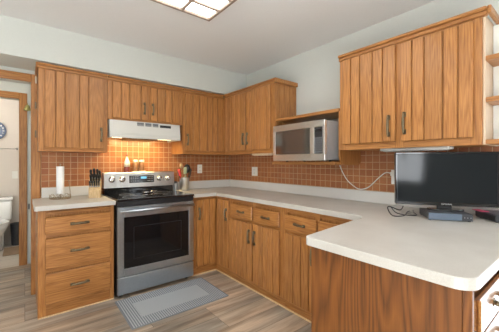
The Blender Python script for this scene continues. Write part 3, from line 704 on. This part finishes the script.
# ------------------------------------------------------------------ ceiling light
FX0, FX1, FY0, FY1, FZ = -0.055, 1.172, 0.975, 1.990, 2.400
t = thing('ceiling_light', 'large wood-framed ceiling light with lit white panels', 'ceiling light', (0.56, 1.48, H))
m = MB()
for a, b, c_, d_ in ((FX0, FX1, FY0, FY0 + .022), (FX0, FX1, FY1 - .022, FY1)): m.box(a, b, c_, d_, FZ, H - .0005, 0.003)
for a, b in ((FX0, FX0 + .022), (FX1 - .022, FX1)): m.box(a, b, FY0 + .022, FY1 - .022, FZ, H - .0005, 0.003)
m.build('frame', 'fixture_wood', t)
m = MB()
nx, ny = 5, 6
for i in range(1, nx): x = FX0 + (FX1 - FX0) * i / nx; m.box(x - .010, x + .010, FY0 + .022, FY1 - .022, FZ + .004, FZ + .018)
for i in range(1, ny): y = FY0 + (FY1 - FY0) * i / ny; m.box(FX0 + .022, FX1 - .022, y - .0095, y + .0095, FZ + .005, FZ + .0175)
m.build('grid', 'fixture_wood', t)
MB().box(FX0 + .022, FX1 - .022, FY0 + .022, FY1 - .022, FZ + .019, FZ + .026).build('diffuser', 'bulb', t)

# ------------------------------------------------------------------ rug
t = thing('rug', 'grey-blue woven kitchen rug on the floor in front of the range', 'rug', (1.065, 2.46, 0.0), R(-0.3))
MB().box(-0.435, 0.435, -0.265, 0.265, 0.0005, 0.007, 0.003).build('border', 'rug_border', t, local=True)
m = MB()
for a, b, c_, d_ in ((-.437, .437, -.268, -.258), (-.437, .437, .258, .268), (-.437, -.428, -.258, .258), (.428, .437, -.258, .258)): m.box(a, b, c_, d_, 0.0005, 0.009, 0.003)
m.build('binding', 'rug_edge', t, local=True)
MB().box(-0.318, 0.305, -0.138, 0.132, 0.0065, 0.0085, 0.001).build('field', 'rug_field', t, local=True)

single('bounce_rug', MB().box(-2.15, 0.35, -2.45, 0.55, 0.0005, 0.010, 0.004), 'bouncerug', 'large pale rug added behind the camera to bounce sunlight up', 'rug', (-0.9, -0.95, 0))  # unseen rug added under the sun patch as a reflector for the ceiling

# ------------------------------------------------------------------ left counter things
t = thing('paper_towel_holder', 'bronze wire paper towel holder on the left countertop', 'paper towel holder', (0.262, 3.20, CT))
m = MB(); n = 32
m.tube([(0.085 * math.cos(2 * PI * i / n), 0.085 * math.sin(2 * PI * i / n), 0.005) for i in range(n)], 0.0035, 8, closed=True)
m.tube([(-0.085, 0, 0.005), (0.085, 0, 0.005)], 0.003, 8).tube([(0, -0.085, 0.005), (0, 0.085, 0.005)], 0.003, 8)
for a in range(0, 360, 45):
    cx, cy = 0.083 * math.cos(R(a)), 0.083 * math.sin(R(a)); tx, ty = -math.sin(R(a)), math.cos(R(a))
    m.tube([(cx + tx * .021 * math.cos(R(q)), cy + ty * .021 * math.cos(R(q)), 0.024 + .019 * math.sin(R(q))) for q in range(0, 360, 24)], 0.0022, 6, closed=True)
m.build('base', 'wire', t, local=True)
MB().tube([(0, 0, 0.006), (0, 0, 0.318)], 0.0045, 8).ball((0, 0, 0.324), 0.009).build('post', 'wire', t, local=True)
MB().tube([(0.078, 0.02, 0.005), (0.082, 0.02, 0.06), (0.074, 0.01, 0.13), (0.070, 0.01, 0.165)], 0.003, 8).ball((0.070, 0.01, 0.168), 0.006).build('tension_arm', 'wire', t, local=True)
p = MB()
pr = [(0.016, 0.047), (0.031, 0.047), (0.032, 0.050), (0.032, 0.303), (0.031, 0.306), (0.016, 0.306), (0.016, 0.047)]
p.lathe(pr, (0, 0, 0), 28)
single('paper_towel_roll', p, 'paper', 'white paper towel roll standing on the wire holder', 'paper towel', (0.262, 3.20, CT), local=True)

# knife block, leaning back; the slots face up and towards the room
kb0 = (0.548, 3.150, CT)
kr = R(-14)
t = thing('knife_block', 'light wood knife block beside the range on the left countertop', 'knife block', kb0, kr)
prof = [(-0.088, 0.0), (-0.100, 0.072), (0.030, 0.200), (0.082, 0.150), (0.066, 0.0)]
MB().profile(prof, 'x', -0.050, 0.050, 0.5).build('block', 'lightwood', t, local=True)
for x in (-.035, .035):
    for y in (-.08, .045): pass
rotk = Matrix.Rotation(kr, 4, 'Z')
def knife(px, s, hl, hr):
    """px across, s up the slotted face, handle length and radius"""
    a = Vector((-0.100, 0.072)); b = Vector((0.030, 0.200)); q = a + (b - a) * s
    d = Vector((-(b - a).y, (b - a).x)).normalized()          # out of the slotted face
    d = (d + Vector((0.0, 0.12))).normalized()
    base = Vector((px, q.x, q.y))
    ob = rotk @ base + Vector(kb0)
    dv = Vector((0, d.x, d.y)); k = thing('kitchen_knife', 'black-handled knife standing in the light wood knife block', 'knife', ob, kr, 'knives in the block')
    m = MB(); m.tube([dv * 0.018, dv * 0.03, dv * (hl * .55), dv * (hl * .85), dv * hl], [hr * .8, hr, hr * .9, hr * 1.08, hr * .8], 8); m.build('handle', 'black', k, local=True)
    m = MB(); m.tube([dv * 0.001, dv * 0.018], [hr * .95, hr * .95], 8); m.build('bolster', 'steel', k, local=True)
    return k
for px, s, hl, hr in ((-.034, .90, .110, .0115), (-.006, .90, .125, .0120), (.022, .88, .120, .0115), (.043, .84, .110, .0100),
                      (-.034, .60, .100, .0100), (-.010, .60, .105, .0105), (.014, .60, .100, .0100), (.038, .58, .100, .0095),
                      (-.038, .26, .080, .0080), (-.019, .26, .080, .0080), (0.0, .26, .080, .0080), (.019, .26, .080, .0080), (.038, .26, .080, .0080)):
    knife(px, s, hl, hr)

# ------------------------------------------------------------------ right counter: crock and utensils
ck = Vector((1.538, 3.215, CT))
t = thing('utensil_crock', 'brushed steel utensil crock on the counter right of the range', 'crock', ck)
MB().lathe([(0.055, 0.0), (0.058, 0.004), (0.058, 0.150), (0.060, 0.156), (0.056, 0.158), (0.054, 0.150), (0.054, 0.008), (0.001, 0.007)], (0, 0, 0), 32).build('cup', 'brightsteel', t, local=True)
def utensil(name, lab, cat, foot, tip, mat_h, head, mat_head):
    o = thing(name, lab, cat, ck + Vector(foot))
    f = Vector(foot); tp = Vector(tip) - f
    MB().tube([(0, 0, 0), tp * 0.5, tp * 0.86], [0.006, 0.0055, 0.004], 8).build('handle', mat_h, o, local=True)
    hd = MB(); d = tp.normalized(); rot = d.to_track_quat('Z', 'Y').to_matrix().to_4x4()
    head(hd, tp); hd.build('head', mat_head, o, local=True)
    return o
def paddle(wd, ln, tk, q=0.0):
    def fn(mb, tp):
        d = tp.normalized(); rot = d.to_track_quat('Z', 'Y').to_matrix() @ Matrix.Rotation(q, 3, 'Z')
        b2 = MB().box(-wd / 2, wd / 2, -tk / 2, tk / 2, -ln / 2, ln / 2, tk * .45, seg=2)
        mb._add([rot @ Vector(v) + tp for v in b2.v], b2.f)
    return fn
def spoonhead(r, flat=0.35):
    def fn(mb, tp):
        d = tp.normalized(); rot = d.to_track_quat('Z', 'Y').to_matrix()
        b2 = MB().ball((0, 0, 0), r, (1, flat, 1.35), 14)
        mb._add([rot @ Vector(v) + tp for v in b2.v], b2.f, 0.5, True)
    return fn
utensil('spatula', 'red spatula leaning left out of the steel crock', 'spatula', (-0.024, -0.008, 0.012), (-0.072, -0.015, 0.222), 'red', paddle(.055, .085, .009), 'red')
utensil('spatula', 'pale green spatula standing in the front of the steel crock', 'spatula', (-0.004, -0.030, 0.012), (-0.012, -0.045, 0.245), 'green', paddle(.038, .078, .009, 0.3), 'green')
utensil('slotted_turner', 'black turner leaning right out of the steel crock', 'turner', (0.022, -0.012, 0.012), (0.060, -0.03, 0.215), 'black', paddle(.100, .105, .007, 0.2), 'black')
utensil('ladle', 'black ladle with a round bowl at the back of the steel crock', 'ladle', (0.018, 0.020, 0.012), (0.056, 0.048, 0.265), 'black', spoonhead(.044, .6), 'black')
utensil('cooking_spoon', 'wooden spoon standing at the back of the steel crock', 'spoon', (-0.004, 0.028, 0.012), (-0.010, 0.062, 0.300), 'lightwood', spoonhead(.026), 'lightwood')
utensil('cooking_spoon', 'dark plastic spoon leaning left in the steel crock', 'spoon', (-0.020, 0.014, 0.012), (-0.060, 0.032, 0.215), 'charcoal', spoonhead(.040), 'charcoal')

t = thing('shaker', 'small grey metal shaker between the range and the steel crock', 'shaker', (1.462, 3.300, CT))
MB().lathe([(0.022, 0.0), (0.024, 0.003), (0.024, 0.080), (0.022, 0.086)], (0, 0, 0), 20).build('body', 'greypaint', t, local=True)
MB().lathe([(0.023, 0.0865), (0.024, 0.095), (0.018, 0.108), (0.004, 0.112)], (0, 0, 0), 20).build('cap', 'charcoal', t, local=True)

# ------------------------------------------------------------------ outlets
def outlet(side, F, u, z, lab, wdt=0.072, hgt=0.116, switch=False):
    base = FP(side, F, u, 0, z)
    t = thing('wall_outlet' if not switch else 'light_switch', lab, 'outlet' if not switch else 'switch', base)
    m = MB(); FB(m, side, F, u - wdt / 2, u + wdt / 2, 0.0003, 0.006, z - hgt / 2, z + hgt / 2, 0.002); m.build('cover_plate', 'plate', t)
    if switch:
        m = MB(); FB(m, side, F, u - .005, u + .005, 0.006, 0.016, z - .012, z + .012, 0.002); m.build('toggle', 'plate', t)
    else:
        for dz in (-0.024, 0.024):
            m = MB(); FB(m, side, F, u - .016, u + .016, 0.006, 0.0075, z + dz - .014, z + dz + .014, 0.0005); s = m.build('socket', 'plate', t)
            m = MB()
            for du in (-.007, .007): FB(m, side, F, u + du - .0013, u + du + .0013, 0.0074, 0.0078, z + dz - .005, z + dz + .006)
            m.build('slot', 'slot', s)
    return t
outlet('B', D - 0.010, 1.839, 1.172, 'white outlet on the back tiles right of the steel crock')
outlet('R', W - 0.010, 2.815, 1.143, 'white outlet on the right wall tiles under the corner wall cabinet', 0.115, 0.116)
outlet('R', W - 0.010, 1.035, 1.140, 'white outlet on the tiles at the left edge of the television')
outlet('B', 5.75, -0.121, 1.065, 'white light switch on the bathroom wall beside the door frame', switch=True)

# ------------------------------------------------------------------ television and boxes
tvx, tvy = 2.050, 0.610
TA = math.atan2(-0.83, 0.559)           # direction of the screen's width, left to right as seen from the room
t = thing('television', 'black flat-screen television standing on a cable box on the right countertop', 'television', (tvx, tvy, CT + 0.0452), TA)
# local frame: +x runs to the right edge, -y faces the room
tw = 0.560
MB().box(-tw / 2, tw / 2, 0.006, 0.040, 0.027, 0.363, 0.006).build('housing', 'black', t, local=True)
m = MB(); z0, z1 = 0.027, 0.363
m.box(-tw / 2, tw / 2, -0.004, 0.008, z1 - .012, z1, 0.002).box(-tw / 2, tw / 2, -0.004, 0.008, z0, z0 + .020, 0.002)
m.box(-tw / 2, -tw / 2 + .012, -0.004, 0.008, z0 + .02, z1 - .012, 0.002).box(tw / 2 - .012, tw / 2, -0.004, 0.008, z0 + .02, z1 - .012, 0.002)
m.build('bezel', 'glassblack', t, local=True)
MB().box(-tw / 2 + .012, tw / 2 - .012, 0.0, 0.006, z0 + .02, z1 - .012).build('screen', 'screen', t, local=True)
text_mesh('SAMSUNG', 0.0125, t, (0.005, -0.0046, z0 + .0105), (R(90), 0, 0), 'markwhite', 'logo')
MB().box(-0.04, 0.04, 0.012, 0.034, 0.008, 0.060, 0.004).build('neck', 'black', t, local=True)
pts = [(0.100 * math.cos(2 * PI * i / 28), 0.005 + 0.058 * math.sin(2 * PI * i / 28)) for i in range(28)]
MB().prism(pts, 0.0, 0.010, 0.5, 0.003).build('stand_base', 'glassblack', t, local=True)

dvec = Vector((math.cos(TA), math.sin(TA), 0)); nvec = Vector((math.sin(TA), -math.cos(TA), 0))
bx = Vector((tvx, tvy, CT)) + nvec * 0.128 + dvec * -0.014
t = thing('cable_box', 'dark cable box with a blue-grey front under the television stand', 'cable box', bx, TA)
MB().box(-0.110, 0.110, 0.006, 0.205, 0.004, 0.045, 0.003).build('case', 'charcoal', t, local=True)
MB().box(-0.110, 0.057, 0.0, 0.006, 0.005, 0.044, 0.001).build('display_panel', 'bluegrey', t, local=True)
MB().box(0.0575, 0.110, 0.0, 0.006, 0.005, 0.044, 0.001).build('port_panel', 'charcoal', t, local=True)
for k in range(3): MB().box(0.068 + k * .015, 0.072 + k * .015, -0.0006, 0.001, 0.022, 0.026).build('button', 'markwhite', t, local=True)
for x in (-.1, .1):
    for y in (.02, .19): MB().lathe([(0.007, 0.0), (0.007, 0.005)], (x, y, 0), 10).build('foot', 'black', t, local=True)

e1 = Vector((-0.73, -0.68)).normalized()
RA = math.atan2(e1.y, e1.x)
t = thing('disc_player', 'dark flat disc player behind the cable box at the right edge', 'disc player', (2.125, 0.425, CT), RA)
# local: x along the visible side, +y to the right wall side
MB().box(-0.115, 0.070, 0.010, 0.135, 0.004, 0.046, 0.003).build('case', 'charcoal', t, local=True)
MB().box(-0.112, 0.067, 0.006, 0.0105, 0.010, 0.040, 0.001).build('front_panel', 'black', t, local=True)
for x in (-.09, .05):
    for y in (.025, .1): MB().lathe([(0.007, 0.0), (0.007, 0.0045)], (x, y, 0), 10).build('foot', 'black', t, local=True)
m = MB().box(-0.05, 0.04, -0.022, 0.022, 0, 0.004, 0.001)
single('notepad', m, 'pink', 'pink notepad lying on the disc player under the television', 'notepad', (2.185, 0.468, CT + 0.0465), rotz=R(43), local=True)

# cords
def smooth_path(pts, n=6):
    pts = [Vector(p) for p in pts]; out = []
    P = [pts[0]] + pts + [pts[-1]]
    for i in range(1, len(P) - 2):
        for k in range(n):
            u = k / n; a, b, c_, d_ = P[i - 1], P[i], P[i + 1], P[i + 2]
            out.append(0.5 * ((2 * b) + (-a + c_) * u + (2 * a - 5 * b + 4 * c_ - d_) * u * u + (-a + 3 * b - 3 * c_ + d_) * u ** 3))
    return out + [pts[-1]]
cw = W - 0.018
t = thing('power_cord', 'white power cord looping down the tiles from microwave to outlet', 'cord', (cw, 1.34, 1.02))
MB().tube(smooth_path([(2.292, 1.50, 1.36), (2.318, 1.53, 1.285), (cw, 1.545, 1.225), (cw, 1.480, 1.108), (cw, 1.405, 1.045), (cw, 1.340, 1.020), (cw, 1.262, 1.044), (cw, 1.175, 1.125), (cw - .004, 1.115, 1.172), (cw - .022, 1.062, 1.170)]), 0.0045, 8).build('cable', 'plate', t)
MB().box(cw - .030, W - .0172, 1.030, 1.066, 1.148, 1.182, 0.005).build('plug', 'plate', t)
m = MB().tube(smooth_path([(1.99, 0.835, CT + .05), (1.955, 0.830, CT + .035), (1.90, 0.825, CT + .035), (1.865, 0.865, CT + .055), (1.845, 0.87, CT + .045), (1.82, 0.83, CT + .008), (1.86, 0.790, CT + .0045), (1.93, 0.795, CT + .0045), (2.02, 0.825, CT + .0045), (2.10, 0.84, CT + .0045)]), 0.0035, 8)
m.tube(smooth_path([(1.875, 0.862, CT + .05), (1.86, 0.82, CT + .02), (1.885, 0.760, CT + .010), (1.935, 0.732, CT + .010), (2.0, 0.775, CT + .016), (2.06, 0.800, CT + .02)]), 0.003, 8)
single('coiled_cable', m, 'black', 'black cords coiled on the countertop at the left of the television', 'cord', (1.9, 0.8, CT))

# ------------------------------------------------------------------ hall and bathroom things
t = thing('bell', 'small brass bell hanging on the inner door frame', 'bell', (0.026, 4.385, 1.895))
MB().lathe([(0.041, 0.0), (0.040, 0.006), (0.032, 0.022), (0.024, 0.045), (0.018, 0.060), (0.006, 0.068)], (0, 0, 0), 20).build('cup', 'bellbrass', t, local=True)
MB().tube([(0, 0, 0.066), (0, 0.0, 0.085), (0, 0.034, 0.090)], 0.004, 8).build('hook', 'bellbrass', t, local=True)
MB().ball((0, 0, -0.004), 0.008).build('clapper', 'bellbrass', t, local=True)

t = thing('toilet', 'white toilet partly visible in the bathroom through the doorway', 'toilet', (-0.36, 5.47, 0))
MB().box(-0.21, 0.21, 0.03, 0.25, 0.40, 0.70, 0.03, seg=3).build('tank', 'porcelain', t, local=True)
MB().box(-0.222, 0.222, 0.018, 0.258, 0.7005, 0.738, 0.012, seg=2).build('tank_lid', 'porcelain', t, local=True)
MB().tube([(-.16, 0.03, 0.655), (-.16, 0.005, 0.655), (-.11, 0.0, 0.648)], 0.007, 8).build('flush_handle', 'chrome', t, local=True)
m = MB(); vs = []; fs = []; seg = 28
prof = [(0.62, 0.0, 0.10), (0.60, 0.03, 0.10), (0.52, 0.10, 0.08), (0.60, 0.22, 0.03), (0.92, 0.33, 0.0), (1.0, 0.385, 0.0)]
for k, z, sh in prof:
    for i in range(seg):
        a = 2 * PI * i / seg; vs.append((0.185 * k * math.cos(a), -0.17 + sh + 0.24 * k * math.sin(a), z))
for j in range(len(prof) - 1):
    for i in range(seg): fs.append([j * seg + i, j * seg + (i + 1) % seg, (j + 1) * seg + (i + 1) % seg, (j + 1) * seg + i])
fs.append(list(range(seg))[::-1]); fs.append([(len(prof) - 1) * seg + i for i in range(seg)])
m._add(vs, fs, .5, True); m.box(-0.12, 0.12, -0.02, 0.22, 0.0, 0.395, 0.03, seg=3); m.build('bowl', 'porcelain', t, local=True)
pts = [(0.19 * math.cos(2 * PI * i / 32), -0.17 + 0.245 * math.sin(2 * PI * i / 32)) for i in range(32)]
MB().prism(pts, 0.3865, 0.405, .5, 0.006).build('seat', 'porcelain', t, local=True)
MB().prism([(x * .99, y * .99) for x, y in pts], 0.4065, 0.425, .5, 0.008).build('lid', 'porcelain', t, local=True)

t = thing('wall_plate', 'decorative blue-rimmed plate hanging on the bathroom wall', 'plate', (-0.372, 5.748, 1.745))
rx = Matrix.Rotation(R(90), 4, 'X')
MB().lathe([(0.080, 0.001), (0.085, 0.006), (0.145, 0.022), (0.150, 0.024), (0.148, 0.027), (0.085, 0.012), (0.078, 0.007)], (0, 0, 0), 40, rx).build('rim', 'bluerim', t, local=True)
MB().lathe([(0.0785, 0.002), (0.0785, 0.0085), (0.06, 0.0095), (0.001, 0.0095)], (0, 0, 0), 40, rx).build('center', 'palerim', t, local=True)
m = MB()
for k in range(18):
    a = 2 * PI * k / 18; m.ball((0.116 * math.cos(a), -0.0225, 0.116 * math.sin(a)), 0.012, (1, .35, 1), 10)
m.build('rim_flowers', 'porcelain', t, local=True)
t = thing('towel_bar', 'thin metal towel bar on the bathroom wall below the plate', 'towel bar', (-0.35, 5.75, 1.462))
MB().tube([(-0.62, 5.695, 1.470), (-0.085, 5.695, 1.470)], 0.008, 10).build('bar', 'chrome', t)
for x in (-0.61, -0.095): MB().box(x - .012, x + .012, 5.69, 5.7495, 1.452, 1.488, 0.004).build('post', 'chrome', t)
t = thing('wastebasket', 'dark wastebasket on the bathroom floor beside the toilet', 'wastebasket', (-0.085, 5.60, 0))
MB().lathe([(0.070, 0.0005), (0.075, 0.01), (0.090, 0.32), (0.093, 0.332), (0.087, 0.332), (0.072, 0.012), (0.001, 0.010)], (0, 0, 0), 24).build('bin', 'charcoal', t, local=True)
single('bath_mat', MB().box(-0.235, 0.06, 5.00, 5.44, 0.0005, 0.014, 0.005), 'mat', 'tan bath mat on the cream bathroom tiles', 'mat', (-0.09, 5.22, 0))
t = thing('added_hall_lamp', 'round hall ceiling lamp, added unseen to light the doorway view', 'lamp', (-0.45, 3.95, 2.44))  # added lamp out of view, brightens the hall
MB().lathe([(0.12, -0.0005), (0.12, -0.03), (0.10, -0.03)], (0, 0, 0), 24).build('base', 'white', t, local=True)
MB().lathe([(0.10, -0.0305), (0.095, -0.05), (0.05, -0.07), (0.005, -0.075)], (0, 0, 0), 24).build('shade', 'added_lamp', t, local=True)
t = thing('added_bathroom_lamp', 'round bathroom ceiling lamp, added unseen to light the doorway view', 'lamp', (-0.45, 5.1, 2.44))  # added lamp out of view, brightens the bathroom
MB().lathe([(0.15, -0.0005), (0.15, -0.03), (0.13, -0.03)], (0, 0, 0), 24).build('base', 'white', t, local=True)
MB().lathe([(0.13, -0.0305), (0.125, -0.06), (0.07, -0.085), (0.005, -0.09)], (0, 0, 0), 24).build('shade', 'added_lamp', t, local=True)
